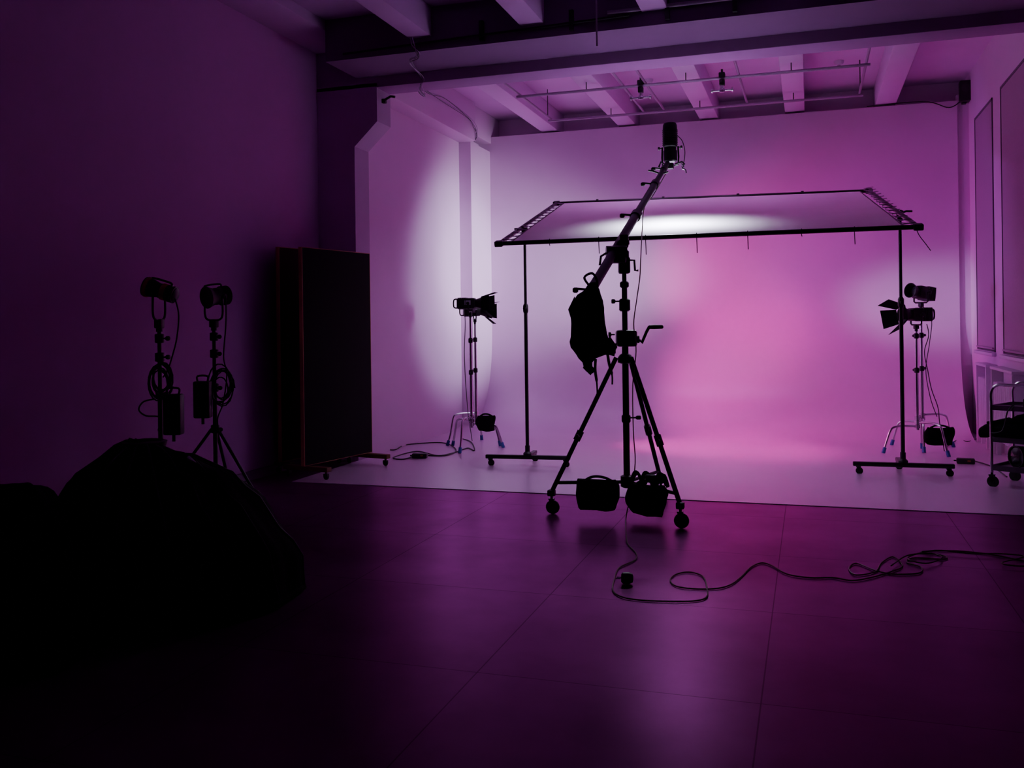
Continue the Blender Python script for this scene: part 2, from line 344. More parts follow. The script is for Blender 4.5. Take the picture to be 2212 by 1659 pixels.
for s,(A,B) in ((1,(NL,FL)),(-1,(NR,FR))):
    off=ex*.10*s
    MB().cyl(A+off+ey*.04,B+off-ey*.04,.007,n=8).build('cloth_edge_rod',MST,t,True)
    L_=(B-A).length
    for k in range(14):
        q=A+ey*(.12+k*(L_-.24)/13)
        MB().tube([q-ez*.02,q+off*.5-ez*.016,q+off-ez*.008,q+off+ez*.008,q+off*.5+ez*.016,q+ez*.022],.0045,6).build('lace',MPI,t,True)
for A in (NL,NR,FL,FR):
    b=MB(); rot=M((ex,ey,ez)).transposed(); b.box(A,(.08,.08,.055),.01,rot); b.build('corner_bracket',MB_,t,True)
for px,ln in ((1296,.13),(1397,.155),(1507,.155),(1617,.14),(1847,.13),(1733,.045),(1190,.04)):
    u=(px-1080)/905
    d0,d1=(NL-CAM).dot(F),(NR-CAM).dot(F); u2=u*d0/(u*d0+(1-u)*d1); q=NL*(1-u2)+NR*u2
    MB().tube([q+V((0,-.02,.024)),q+V((0,-.026,0)),q+V((0,-.020,-.03)),q+V((.004,-.02,-ln))],.004,5).build('tie',MB_,t,True)
for u in (.14,.36,.6,.8):
    q=FL*(1-u)+FR*u; MB().tube([q+Z*.03,q-Z*.03],.016,6).build('tie',MB_,t,True)
q=NR+V((-.02,0,0)); MB().tube(catmull([q,q+V((.03,.02,-.07)),q+V((.08,.04,-.14)),q+V((.12,.05,-.20))],5),.004,5).build('tie',MB_,t,True)
# ------------------------------------------------------------ roller stands
def roller_stand(loc,rz,zt,label,off):
    t=thing('roller_stand',label,'stand',loc,rz,'rolling stands holding the diffusion frame')
    MB().box((0,0,.10),(.90,.05,.042),.008).build('base_bar',MB_,t)
    MB().box((0,.20,.10),(.05,.38,.038),.008).build('base_bar',MB_,t)
    for x,y in ((-.40,0),(.40,0),(0,.36)): caster(t,x,y,.10,.034)
    MB().lathe([(.045,.12),(.045,.14),(.026,.16),(.026,.22)],n=16).build('socket',MB_,t)
    MB().cyl((0,0,.12),(0,0,1.68),.019).build('pole',MB_,t)
    MB().cyl((0,0,1.63),(0,0,zt),.015).build('upper_pole',MB_,t)
    MB().lathe([(.02,1.60),(.028,1.62),(.028,1.68),(.018,1.70)],n=16).build('collar',MB_,t)
    knob(t,(0,-.022,1.65),(0,-1,0))
    b=MB(); b.box((0,0,zt+.0),(.05,.05,.07),.01); b.lathe([(.028,-.03),(.028,.03)],(0,0,zt+.03),(1,0,0),14); b.build('grip_head',MB_,t)
    b=MB(); b.tube([(0,0,zt+.03),(off*.06,.02,zt+.05),(off*.11,.0,zt+.045)],.010); b.tube([(0,-.04,zt+.03),(0,-.08,zt+.05)],.008); b.build('lever',MB_,t)
    return t
def side_pt(A,B,Y):
    u=(Y-A.y)/(B.y-A.y); return A*(1-u)+B*u
s1=side_pt(NL,FL,9.20); s2=side_pt(NR,FR,9.50)
roller_stand((s1.x+.025,s1.y,0),math.radians(5),s1.z-.06,'black pole on a low wheeled base holding the left side of the diffusion frame',-1)
roller_stand((s2.x+.025,s2.y,0),math.radians(2),s2.z-.05,'black pole on a low wheeled base holding the right side of the diffusion frame',1)
# ------------------------------------------------------------ boom stand
A1=G(1192,1110); A2=G(1470,1141)
mid=(A1+A2)/2; dv=A2-A1; per=V((-dv.y,dv.x,0)).normalized(); A3=mid+per*dv.length*.866
cen=V(((A1+A2+A3)/3)); cen.x-=.025
t=thing('boom_stand','tall black wheeled tripod boom stand with crank winches in the middle','stand',cen)
S=t
def seg(nm,z0,z1,r,mt=MB_): return MB().cyl((0,0,z0),(0,0,z1),r).build(nm,mt,t)
seg('column',.20,1.42,.026); seg('riser',1.4,1.78,.022,MST); seg('upper_riser',1.75,2.14,.018)
for A in (A1,A2,A3):
    a=A-cen; ft=V((a.x,a.y,.17)); tp=V((a.x*.12,a.y*.12,1.22))
    lg=MB().cyl(ft,tp,.018).build('leg',MB_,t)
    j=ft+(tp-ft)*.42; MB().cyl(j-(tp-ft).normalized()*.04,j+(tp-ft).normalized()*.04,.028,n=12).build('leg_sleeve',MB_,lg)
    knob(lg,j,V((0,-1,0)),.06)
    MB().cyl((0,0,.245),(a.x*.93,a.y*.93,.245),.014,n=10).build('brace',MB_,t)
    MB().box((a.x,a.y,.165),(.06,.06,.05),.01).build('foot_bracket',MB_,t)
    caster(t,a.x,a.y,.16,.055)
MB().lathe([(.03,.20),(.05,.21),(.05,.29),(.03,.30)],n=16).build('lower_collar',MB_,t)
MB().lathe([(.03,1.17),(.06,1.18),(.06,1.22),(.045,1.24),(.03,1.25)],n=16).build('leg_crown',MB_,t)
for z,h,r in ((1.63,.10,.044),(1.79,.05,.036),(2.0,.12,.04),(2.12,.05,.045)):
    MB().lathe([(r*.7,z-h/2),(r,z-h/2+.01),(r,z+h/2-.01),(r*.7,z+h/2)],n=16).build('collar',MB_,t)
knob(t,(-.03,-.02,1.66),V(R)*-1,.07,.018)
knob(t,(.03,-.02,.75),V(R),.09,.016); MB().lathe([(.03,.71),(.036,.72),(.036,.76),(.03,.77)],n=16).build('collar',MB_,t)
MB().box((.01,0,1.37),(.16,.12,.13),.02,M.Rotation(TH,3,'Z')).build('winch_housing',MB_,t)
b=MB(); s=R*.08; b.cyl(s+Z*1.36,s+R*.03+Z*1.36,.03); b.build('winch_drum',MB_,t)
cr1=MB().tube([R*.11+Z*1.355,R*.13+Z*1.33,R*.17+Z*1.42,R*.19+Z*1.455],.012).build('crank_arm',MB_,t)
MB().lathe([(.008,0),(.016,.01),(.018,.05),(.016,.11),(.010,.12)],R*.18+Z*1.455,R,12).build('crank_handle',MPL,cr1)
knob(t,-R*.08+Z*1.40,-R,.05,.02)
b=MB(); b.box((.0,-.0,1.94),(.09,.08,.13),.015,M.Rotation(TH,3,'Z')); b.build('winch_housing',MB_,t)
cr2=MB().tube([R*.04+Z*1.98,R*.08+Z*1.98,R*.085+Z*1.90,R*.11+Z*1.90],.009).build('crank_arm',MB_,t)
MB().box((0,0,2.13),(.07,.07,.11),.015,M.Rotation(TH,3,'Z')).build('head_bracket',MB_,t)
# boom
PV=P(1326,545,7.13); TIP=P(1442,352,9.10); dr=(TIP-PV).normalized(); BL=(TIP-PV).length
TL=PV-dr*.71
t=thing('boom_pole','long black telescopic boom tilted upward over the diffusion frame','boom',PV)
MB().cyl(TL,PV+dr*.85,.036).build('outer_tube',MB_,t,True)
MB().cyl(PV+dr*.80,PV+dr*1.7,.031).build('middle_tube',MB_,t,True)
MB().cyl(PV+dr*1.65,TIP,.024).build('inner_tube',MB_,t,True)
for q,r in ((PV+dr*.83,.047),(PV+dr*1.68,.040),(TIP-dr*.2,.033),(TL,.042)):
    MB().cyl(q-dr*.04,q+dr*.04,r).build('clamp_collar',MB_,t,True)
    k_=MB().cyl(q,q-R*(r+.06)+Z*.01,.009,n=8).lathe([(.012,0),(.020,.01),(.020,.03),(.012,.04)],q-R*(r+.05),-R,10).build('clamp_knob',MB_,t,True)
b=MB(); b.cyl(PV-R*.06,PV+R*.10,.05); b.box(PV+R*.03-Z*.02,(.12,.1,.13),.015,M.Rotation(TH,3,'Z')); b.build('pivot_clamp',MB_,t,True)
MB().tube([PV-R*.05,PV-R*.1-Z*.03,PV-R*.11-Z*.1],.009).build('pivot_lever',MB_,t,True)
q=TIP-dr*.36; MB().tube([q,q-R*.08+Z*.03,q-R*.12+Z*.035],.009).tube([q,q+R*.07+Z*.02],.009).build('side_lever',MB_,t,True)
# boom lamp
LB=P(1448,350,9.17)
t=thing('boom_lamp','black cylindrical spotlight pointing down from the tip of the boom','lamp',LB)
MB().lathe([(.05,.0),(.068,.01),(.068,.11),(.060,.12),(.060,.145),(.071,.155),(.071,.33),(.069,.365),(.06,.385),(.03,.393)],n=28).build('lamp_body',MB_,t)
b=MB()
for k in range(9): b.lathe([(.064,.165+k*.018),(.077,.167+k*.018),(.077,.172+k*.018),(.064,.174+k*.018)],n=24)
b.build('cooling_fins',MB_,t)
MB().lathe([(.045,-.002),(.045,.004)],n=20).build('lens',MGL,t)
b=MB(); b.tube([(-.078,0,.15),(-.082,0,.045),(-.078,0,-.03),(0,0,-.045),(.078,0,-.03),(.082,0,.045),(.078,0,.15)],.009); b.build('yoke',MB_,t)
for s in (-1,1): knob(t,(s*.076,0,.14),(s,0,0),.045,.018)
b=MB(); b.tube([(.05,-.03,-.03),(.12,-.03,-.01),(.145,-.03,-.04)],.010); b.tube([(-.04,-.03,-.03),(-.09,-.03,-.0),(-.11,-.03,-.05)],.010); b.box((0,-.06,-.05),(.08,.07,.06),.01); b.build('mount_bracket',MB_,t)
MB().tube(catmull([(.11,-.03,-.03),(.135,-.03,-.055),(.12,-.03,-.075),(.15,-.03,-.09),(.16,-.03,-.125)],5),.007).build('safety_clip',MCH,t)
MB().tube(catmull([(.07,0,.26),(.12,0,.20),(.145,0,.09),(.13,0,-.02),(.11,0,-.055)],6),.004).build('power_lead',MPL,t)
MB().box((0,-.071,.27),(.045,.004,.055)).build('control_panel',MPL,t)
# cord along boom and stand
pts=[P(1440,372,8.95),P(1412,420,8.4),P(1392,448,8.0),P(1387,500,7.5),P(1384,560,7.0),P(1382,600,6.95),P(1375,650,6.95),P(1369,700,6.95),P(1374,760,6.97),P(1367,830,7.0),P(1368,930,7.02),P(1372,1000,7.05),P(1362,1070,7.0),P(1352,1120,6.95)]
gp=[(1353,1158),(1356,1175),(1374,1195),(1371,1210),(1338,1226),(1328,1248),(1324,1275),(1345,1290),(1390,1297),(1450,1299),(1500,1298),(1526,1290),(1527,1268),(1518,1245),(1490,1236),(1462,1240),(1448,1252),(1460,1266),(1500,1272),(1550,1271),(1580,1262),(1602,1245),(1622,1225),(1645,1216),(1668,1222),(1700,1240),(1750,1248),(1800,1248),(1840,1254),(1880,1248),(1925,1235),(1950,1222),(1930,1203),(1905,1215),(1890,1235),(1850,1242),(1834,1228),(1850,1217),(1890,1232),(1930,1240),(1985,1238),(1990,1225),(1960,1215),(1975,1205),(2040,1208),(2038,1200),(1990,1192),(2060,1190),(2120,1195),(2170,1203),(2212,1212),(2260,1222)]
pts+= [G(x,y,.006) for x,y in gp]
cord('power_cable','olive extension cable running from the boom stand in loose loops across the dark floor',pts,.0045,MYC,n=6)
cord('power_cable','second olive cable lying in loops on the dark floor at the right edge',[G(x,y,.018) for x,y in ((1925,1222),(1960,1200),(2010,1196),(2035,1205),(2000,1217),(1960,1205),(2020,1189),(2100,1196),(2160,1196),(2212,1202),(2165,1215),(2190,1222),(2260,1224))],.0045,MYC,n=6)
q=G(1353,1262)
t=thing('cable_plug','small black plug lying in the cable loop on the floor','plug',q)
MB().lathe([(.022,0),(.032,.01),(.034,.045),(.025,.065),(.010,.07)],(-.03,0,.034),(1,.2,0),14).build('plug_body',MPL,t)
for s in (-.012,.012): MB().cyl((-.03,s,.034),(-.055,s-.006,.034),.004,n=6).build('pin',MCH,t)
# counterweight bag on the boom tail
DB=6.5; sc=DB/1991; OR=P(1280,618,DB)
t=thing('weight_bag','black fabric weight bag with loose straps hanging off the lower end of the boom','weight bag',OR)
rows=[]
for y,l,r,ht in ((610,1275,1289,.03),(626,1262,1293,.05),(636,1248,1298,.06),(650,1236,1302,.07),(664,1229,1303,.085),(674,1231,1304,.09),(690,1234,1306,.10),(705,1232,1308,.10),(722,1230,1309,.10),(738,1230,1316,.095),(750,1233,1328,.085),(764,1240,1327,.07),(767,1243,1305,.06),(774,1248,1286,.05),(783,1254,1277,.035),(792,1259,1278,.022),(800,1264,1282,.016),(806,1269,1280,.01)):
    rows.append((OR+R*((l+r)/2-1280)*sc-Z*(y-618)*sc,(r-l)/2*sc,ht))
MB().loft(rows,R,F,32,2.2,.016,17).build('bag_body',MBM,t,True)
def q2(x,y,o=-.08): return OR+R*(x-1280)*sc-Z*(y-618)*sc+F*o
for pl in ([(1303,742),(1330,742),(1324,770),(1306,765)],[(1262,780),(1284,797),(1272,810),(1256,794)],[(1240,640),(1226,668),(1232,688),(1246,672)],[(1314,725),(1331,750),(1320,768),(1308,750)]):
    MB().plate([q2(*p,-.03) for p in pl],.012).build('flap',MBM,t,True)
for ps_ in ([(1283,775),(1282,800),(1285,825),(1286,850)],[(1308,758),(1312,785),(1318,810),(1318,830)]):
    MB().tube(catmull([q2(*p,-.05) for p in ps_],5),[.010]*10+[.006]*6,6).build('strap',MBM,t,True)
MB().tube(catmull([q2(1274,622),q2(1262,600,-.02),q2(1280,590,.02),q2(1290,605,.02),q2(1288,625)],5),.009,6).build('hanging_loop',MBM,t,True)
# ------------------------------------------------------------ sandbags
def sandbag(loc,rz,w,h,label,th=.07,group='black sandbags',sd=0.0):
    t=thing('sandbag',label,'sandbag',loc,rz,group)    # origin at bottom
    rows=[]
    for k in range(15):
        v=k/14; bul=max(.16,math.sin(PI*min(1,(1-v)*.85+.12))); wv=w/2*(.86+.14*math.sin(PI*(1-v)**.8)) if v>.04 else w/2*.80
        rows.append((V((.006*math.sin(v*5+sd),0,h*v)),wv,th*bul))
    b=MB(); b.loft(rows,(1,0,0),(0,1,0),40,4.0,.022,9)
    for vv in b.bm.verts:
        x=vv.co.x; sag=.028*math.sin(x*PI/w*3+sd)+.02*(1-(2*x/w)**2)
        k=1-min(1,vv.co.z/h) if vv.co.z<h else 0
        vv.co.z+= -sag*.2*k - (.018*(1-(2*x/w)**2) if vv.co.z>h*.8 else 0)
        vv.co.z=max(vv.co.z,-.02)
    b.build('bag_body',MBM,t)
    MB().tube(catmull([(-w*.30,0,h*.93),(-w*.16,0,h*1.04),(0,0,h*1.07),(w*.18,0,h*1.03),(w*.33,0,h*.93)],5),.010,6).build('handle',MBM,t)
    for s in (-1,1): MB().box((s*w*.25,-th*.85,h*.55),(.03,.006,h*.6)).build('strap',MBM,t)
    return t
c1=P(1292,1101,6.98); sandbag((c1.x,c1.y,c1.z),TH*.3,.33,.235,'black sandbag hanging left of the column on the boom stand brace')
c2=P(1398,1113,6.9); sandbag((c2.x,c2.y,c2.z),-.4,.32,.24,'black sandbag with buckles hanging right of the column on the boom stand brace',.08,sd=2)
t=thing('strap_bundle','crumpled black straps and buckles on top of the right boom stand sandbag','straps',c2+Z*.22)
b=MB()
for k in range(9):
    o=V((random.uniform(-.13,.10),random.uniform(-.04,.04),0)); b.tube(catmull([o,o+V((.03,0,.05+.05*random.random())),o+V((.06,.01,.08)),o+V((.09,0,.0))],4),.013,6)
b.build('strap',MBM,t); MB().box((.03,0,.06),(.08,.03,.05),.01).build('buckle',MPL,t)
# ------------------------------------------------------------ c-stands
def cstand(loc,rz,label,h=1.58,group='steel C-stands beside the cove'):
    t=thing('c_stand',label,'light stand',loc,rz,group)
    for k in range(3):
        a=k*2*PI/3; z0=.30+.045*k; c,s=math.cos(a),math.sin(a)
        lg=MB().tube(catmull([(0.02*c,.02*s,z0),(.17*c,.17*s,z0+.005),(.26*c,.26*s,z0-.01),(.30*c,.30*s,z0-.05),(.34*c,.34*s,.14),(.375*c,.375*s,.03)],5),.0125,8).build('leg',MCH,t)
        MB().cyl((.362*c,.362*s,.07),(.382*c,.382*s,.006),.019,.021,n=10).build('rubber_foot',MBL,lg)
        MB().lathe([(.02,z0-.02),(.03,z0-.018),(.03,z0+.018),(.02,z0+.02)],n=14).build('leg_collar',MCH,t)
    MB().cyl((0,0,.26),(0,0,.92),.0175).build('pole',MCH,t); MB().cyl((0,0,.9),(0,0,1.3),.015).build('riser',MCH,t); MB().cyl((0,0,1.28),(0,0,h),.0125).build('riser',MCH,t)
    for z in (.92,1.3):
        MB().lathe([(.02,z-.03),(.027,z-.025),(.027,z+.02),(.018,z+.03)],n=14).build('collar',MB_,t); knob(t,(.0,-.02,z),(0,-1,0),.06,.016)
    return t
def cob(loc,rz,label,doors=True,tilt=0,group='studio lamps on the C-stands',dl=1.0,sc=.86,roll=0):
    t=thing('studio_lamp',label,'lamp',loc,rz,group); t.scale=(sc,sc,sc)
    T_=M.Translation((0,0,.16))@M.Rotation(tilt,4,'Y')@M.Translation((0,0,-.16))
    def mb(): b=MB(); b.x=T_; return b
    MB().cyl((0,0,-.03),(0,0,.045),.018).box((0,0,.02),(.05,.05,.05),.008).build('spigot',MB_,t)
    MB().tube([(0,-.10,.17),(0,-.10,.06),(0,-.08,.045),(0,.08,.045),(0,.10,.06),(0,.10,.17)],.010).build('yoke',MB_,t)
    mb().box((-.05,0,.165),(.26,.15,.15),.022).build('lamp_body',MB_,t)
    b=mb()
    for k in range(7): b.box((-.155+k*.018,0,.165),(.006,.162,.162),.002)
    b.build('cooling_fins',MPL,t)
    mb().tube(catmull([(-.16,0,.225),(-.215,0,.225),(-.235,0,.20),(-.235,0,.13),(-.215,0,.105),(-.16,0,.105)],4),.010).build('handle',MB_,t)
    mb().box((-.02,-.076,.175),(.09,.004,.06),.001).build('control_panel',MSC,t)
    mb().lathe([(.052,.07),(.062,.10),(.088,.17),(.090,.18),(.084,.18),(.055,.10)],(0,0,.165),(1,0,0),24).build('reflector',MB_,t)
    mb().lathe([(.045,.098),(.045,.102)],(0,0,.165),(1,0,0),20).build('lens',MGL if doors else MGD,t)
    for s in (-1,1): knob(t,(0,s*.10,.165),(0,s,0),.045,.022)
    if doors:
        mb().lathe([(.094,.165),(.094,.185),(.086,.185),(.086,.165)],(0,0,.165),(1,0,0),24).build('door_ring',MB_,t)
        for k,(op,ln) in enumerate(((.28,.20),(.62,.16),(.68,.17),(.62,.16))):
            b=mb(); b.x=T_@M.Translation((.18,0,.165))@M.Rotation(k*PI/2+roll,4,'X'); ln*=dl
            co,so=math.cos(op),math.sin(op)
            b.plate([(0,-.088,.09),(0,.088,.09),(ln*co,.115,.09+ln*so),(ln*co,-.115,.09+ln*so)],.004); b.build('barn_door',MBM,t)
    return t,T_
a=P(1016,700,11.0); cA=V((a.x,a.y,0)); a=P(1026,700,11.45); cB=V((a.x,a.y,0))
cstand(cA,.5,'chrome C-stand with blue feet, nearer of the pair left of the diffusion frame')
cstand(cB,-.35,'chrome C-stand with blue feet, farther of the pair left of the diffusion frame',1.50)
cob((cA.x,cA.y,1.60),.12,'black studio lamp with open barn doors at the left, facing right')
cob((cB.x,cB.y,1.52),.55,'black studio lamp half hidden behind the left barn door lamp',sc=.8)
a=P(1979,700,10.20); cC=V((a.x,a.y,0)); a=P(1990,700,10.55); cD=V((a.x,a.y,0))
cstand(cC,PI+.3,'chrome C-stand with blue feet, nearer of the pair right of the diffusion frame',1.38)
cstand(cD,PI-.6,'chrome C-stand with blue feet, farther of the pair right of the diffusion frame',1.62)
cob((cC.x,cC.y,1.38),PI+.50,'black studio lamp with barn doors at the right, lower of two, facing left',True,0,dl=1.1,sc=.95,roll=.30)
cob((cD.x,cD.y,1.63),PI+.75,'black studio lamp without barn doors, upper of two on the right stands',False,-.15,sc=.96)
c=P(1050,931,11.0); sandbag((c.x,c.y,c.z),.2,.23,.19,'small black sandbag on the legs of the left C-stands',.05,sd=1)
c=P(2030,961,10.10); sandbag((c.x,c.y,c.z),.1,.31,.20,'black sandbag on the legs of the right C-stands',.07,sd=3)
cord('lamp_cable','thin black cable hanging down the left C-stand from its lamp',[P(x,y,d) for x,y,d in ((1003,668,10.9),(1005,700,10.9),(1003,760,10.9),(1006,830,10.9),(1010,880,10.9),(1012,900,10.88))]+[G(1020,952,.015)],.005,MPL)
cord('lamp_cable','thin black cable swinging down beside the right C-stand',[P(x,y,d) for x,y,d in ((2002,700,10.3),(2006,725,10.3),(1997,760,10.3),(2004,800,10.3),(2012,840,10.3),(2026,880,10.28),(2030,915,10.25))]+[G(2040,975,.015)],.005,MPL)
cord('lamp_cable','second thin black cable hanging from the upper right lamp',[P(x,y,d) for x,y,d in ((1992,660,10.5),(2012,690,10.5),(2008,740,10.5),(2000,800,10.5),(2010,860,10.5),(2024,900,10.45))],.005,MPL)
cord('floor_cable','black cable wandering over the painted floor from the left wall to the left C-stands',[G(x,y,.014) for x,y in ((812,966),(850,972),(872,962),(905,958),(950,956),(975,962),(985,975),(960,984),(925,984))],.007,MPL)
cord('floor_cable','black cable between the small floor box and the left C-stand feet',[G(x,y,.014) for x,y in ((895,985),(870,992),(850,988),(900,975),(945,984),(980,978),(1010,968),(1025,973),(1018,955),(1000,948))],.007,MPL)
cord('floor_cable','black cable from the right C-stand feet toward the metal trolley',[G(x,y,.02) for x,y in ((2045,965),(2070,950),(2090,954),(2110,948),(2145,944),(2170,948))],.007,MPL)
cord('floor_cable','thin black cable along the floor in front of the small adapter on the right',[G(x,y,.014) for x,y in ((2105,996),(2130,1003),(2150,1012),(2175,1030))],.007,MPL)
def pbox(px,py,rz,label):
    q=G(px,py,.006); t=thing('power_adapter',label,'power adapter',q,rz)
    MB().box((0,0,.03),(.17,.08,.055),.012).build('case',MPL,t); MB().box((.03,-.041,.035),(.03,.002,.015)).build('switch',MOR,t); MB().cyl((-.085,0,.03),(-.11,0,.03),.008).build('strain_relief',MPL,t)
pbox(907,990,.2,'small black power adapter on the painted floor near the left wall')
pbox(2086,1002,-.1,'small black power adapter on the painted floor behind the right rolling stand')
# ------------------------------------------------------------ tall black flats
def flat(p0,p1,h,label,fl=.62,face=MFN):
    p0=V((p0[0],p0[1],0)); p1=V((p1[0],p1[1],0)); d=p1-p0; L_=d.length; rz=math.atan2(d.y,d.x)
    t=thing('studio_flat',label,'flat panel',(p0+p1)/2,rz,'tall black flats on wheels')
    MB().box((0,0,.13+(h-.13)/2),(L_-.010,.0452,h-.14),.001).build('panel',face,t)
    b=MB()
    for x in (-L_/2+.004,L_/2-.004): b.box((x,0,.13+(h-.13)/2),(.010,.045,h-.13),.001)
    b.box((0,0,h-.002),(L_,.045,.006),.001); b.box((0,0,.136),(L_,.045,.012),.003); b.build('wooden_frame',MWO,t)
    for x in (-L_/2+.06,L_/2-.06):
        f=MB().box((x,0,.105),(.07,fl,.045),.006).build('wooden_foot',MWF,t)
        for y in (-fl/2+.04,fl/2-.04): 
            b=MB(); b.cyl((x,y,.06),(x,y,.085),.012); b.box((x,y,.05),(.03,.05,.03)); b.build('caster',MB_,f)
            MB().lathe([(.028,-.01),(.03,-.006),(.03,.006),(.028,.01)],(x,y,.036),(1,0,0),16).build('caster',MRB,f)
    return t
flat((-4.72,7.92),(-4.52,8.98),2.27,'tall black flat on wooden wheeled feet, the nearer wide one by the opening',.56)
flat((-5.10,8.12),(-4.94,9.02),2.30,'tall dark flat with brown wooden edge, standing behind the wide black flat',.22,MFB)
# ------------------------------------------------------------ dark lights on the left
def tripod(loc,rz,h,label,apex=.62,rad=.48):
    t=thing('light_stand',label,'light stand',loc,rz,'tripod stands by the dark left wall')
    for k in range(3):
        a=k*2*PI/3; c,s=math.cos(a),math.sin(a)
        lg=MB().cyl((.03*c,.03*s,apex),(rad*c,rad*s,.03),.013,n=10).build('leg',MB_,t)
        MB().cyl((rad*.96*c,rad*.96*s,.055),(rad*1.01*c,rad*1.01*s,.005),.018,n=10).build('rubber_foot',MST,lg)
        MB().cyl((.0,.0,.22),(rad*.62*c,rad*.62*s,.245),.008,n=8).build('brace',MB_,t)
    MB().cyl((0,0,.18),(0,0,1.0),.018).build('pole',MB_,t); MB().cyl((0,0,.98),(0,0,h),.015).build('riser',MB_,t)
    for z in (apex,1.0,h-.08,h-.22):
        MB().lathe([(.022,z-.035),(.034,z-.03),(.034,z+.03),(.022,z+.035)],n=14).build('collar',MB_,t); knob(t,(.03,0,z),(1,-.4,0),.06,.018)
    return t
def fres(loc,rz,tilt,label,r=.095,L_=.26,orange=False,hy=.25):
    t=thing('location_lamp',label,'lamp',loc,rz,'unlit lamps by the dark left wall')
    def mb(): b=MB(); b.x=M.Translation((0,0,hy))@M.Rotation(tilt,4,'Y'); return b
    MB().cyl((0,0,-.06),(0,0,.03),.024).box((0,0,.0),(.06,.06,.07),.01).build('spigot',MB_,t)
    MB().tube(catmull([(0,-r-.03,hy),(0,-r-.035,.08),(0,-r+.01,.03),(0,r-.01,.03),(0,r+.035,.08),(0,r+.03,hy)],5),.009).build('yoke',MB_,t)
    mb().lathe([(r*.5,-L_*.55),(r*.8,-L_*.5),(r*.85,-L_*.1),(r*.8,0),(r*1.0,.05),(r*1.08,L_*.4),(r*.98,L_*.4),(r*.8,.06)],(0,0,0),(1,0,0),28).build('lamp_body',MB_,t)
    mb().lathe([(r*.9,L_*.3),(r*.9,L_*.32),(r*.3,L_*.36)],(0,0,0),(1,0,0),24).build('lens',MGD,t)
    if orange:
        mb().lathe([(r*.86,-.075),(r*.94,-.07),(r*.94,-.03),(r*.86,-.025)],(0,0,0),(1,0,0),28).lathe([(r*1.06,.07),(r*1.14,.075),(r*1.14,.095),(r*1.06,.10)],(0,0,0),(1,0,0),28).build('trim_ring',MOR,t)
        mb().box((-.07,-r*.55,-.01),(.11,r*.9,.08),.01).build('driver_box',MBR,t)
    mb().tube(catmull([(-.08,0,r*.7),(-.08,0,r*1.12),(0,0,r*1.18),(.07,0,r*1.12),(.07,0,r)],5),.008).build('handle',MB_,t)
    b=mb()
    for k in range(5): b.lathe([(r*.8,-.13+k*.014),(r*.95,-.128+k*.014),(r*.95,-.124+k*.014),(r*.8,-.122+k*.014)],n=20,axis=(1,0,0))
    b.build('cooling_fins',MB_,t)
    for s in (-1,1): knob(t,(0,s*(r+.03),hy),(0,s,0),.04,.022)
    return t
a=P(344,700,6.9); SA=V((a.x,a.y,0)); a=P(462,700,7.6); SB=V((a.x,a.y,0))
tripod(SA,.2,1.50,'black tripod lamp stand behind the dark dome softbox',.55,.40)
tripod(SB,-.15,1.50,'black tripod lamp stand with splayed legs between softbox and black flats',.66,.52)
fres((SA.x,SA.y,1.53),PI+.25,-.30,'unlit dark lamp with orange trim on the stand behind the softbox',.068,.27,True,.25)
fres((SB.x,SB.y,1.53),-1.9,.12,'unlit round black lamp with tall yoke on the stand nearer the flats',.085,.17,False,.22)
def ballast(c,rz,label,px,h=.30):
    t=thing('ballast_box',label,'ballast',c,rz,'power ballasts hanging on the left stands')
    MB().box((0,0,0),(.135,.09,h),.014).build('case',MPL,t)
    MB().tube(catmull([(-.04,0,h/2-.005),(-.04,0,h/2+.04),(.04,0,h/2+.04),(.04,0,h/2-.005)],4),.008).build('handle',MB_,t)
    MB().box((0,-.046,.05),(.09,.003,.08)).build('control_panel',MGD,t)
    MB().cyl((0,0,-h/2),(.0,0,-h/2-.05),.012).build('connector',MPL,t)
ballast(P(375,895,6.8),TH,'black ballast box hanging low on the stand behind the softbox',0)
ballast(P(438,863,7.5),TH,'black ballast box hanging on the left of the splayed tripod stand',0)
def coil(c,r,label,k=7,sd=0.):
    t=thing('coiled_cable',label,'cable',c,0,'coiled cables on the left stands')
    pts=[]
    for i in range(k*16):
        a=i/16*2*PI; rr=r*(1+.22*math.sin(i*.41+sd)+.16*math.sin(i*.13+2*sd)); pts.append(R*(math.cos(a)*rr*.62+.02*math.sin(i*.07+sd))+Z*(math.sin(a)*rr-.03*math.cos(i*.09))-F*(.04+.012*math.sin(i*.23)))
    MB().tube(pts,.006,6).build('cable_loop',MPL,t)
coil(P(348,825,6.9),.11,'coiled black cable hung on the stand behind the softbox')
coil(P(478,830,7.6),.13,'coiled black cable hung on the right of the splayed tripod stand',sd=1.3)
cord('lamp_cable','black cable curving down from the orange trimmed lamp',[P(x,y,6.85) for x,y in ((378,645),(386,680),(382,730),(372,770),(362,800),(352,815))],.006,MPL)
cord('lamp_cable','black cable hanging from the round lamp down its tripod stand',[P(x,y,7.5) for x,y in ((488,640),(488,700),(483,770),(490,810),(482,870),(470,905),(474,935))],.006,MPL)
cord('lamp_cable','black cable bowing out left of the stand behind the softbox',[P(x,y,6.8) for x,y in ((335,862),(310,868),(300,885),(315,898),(345,902),(342,930))],.006,MPL)
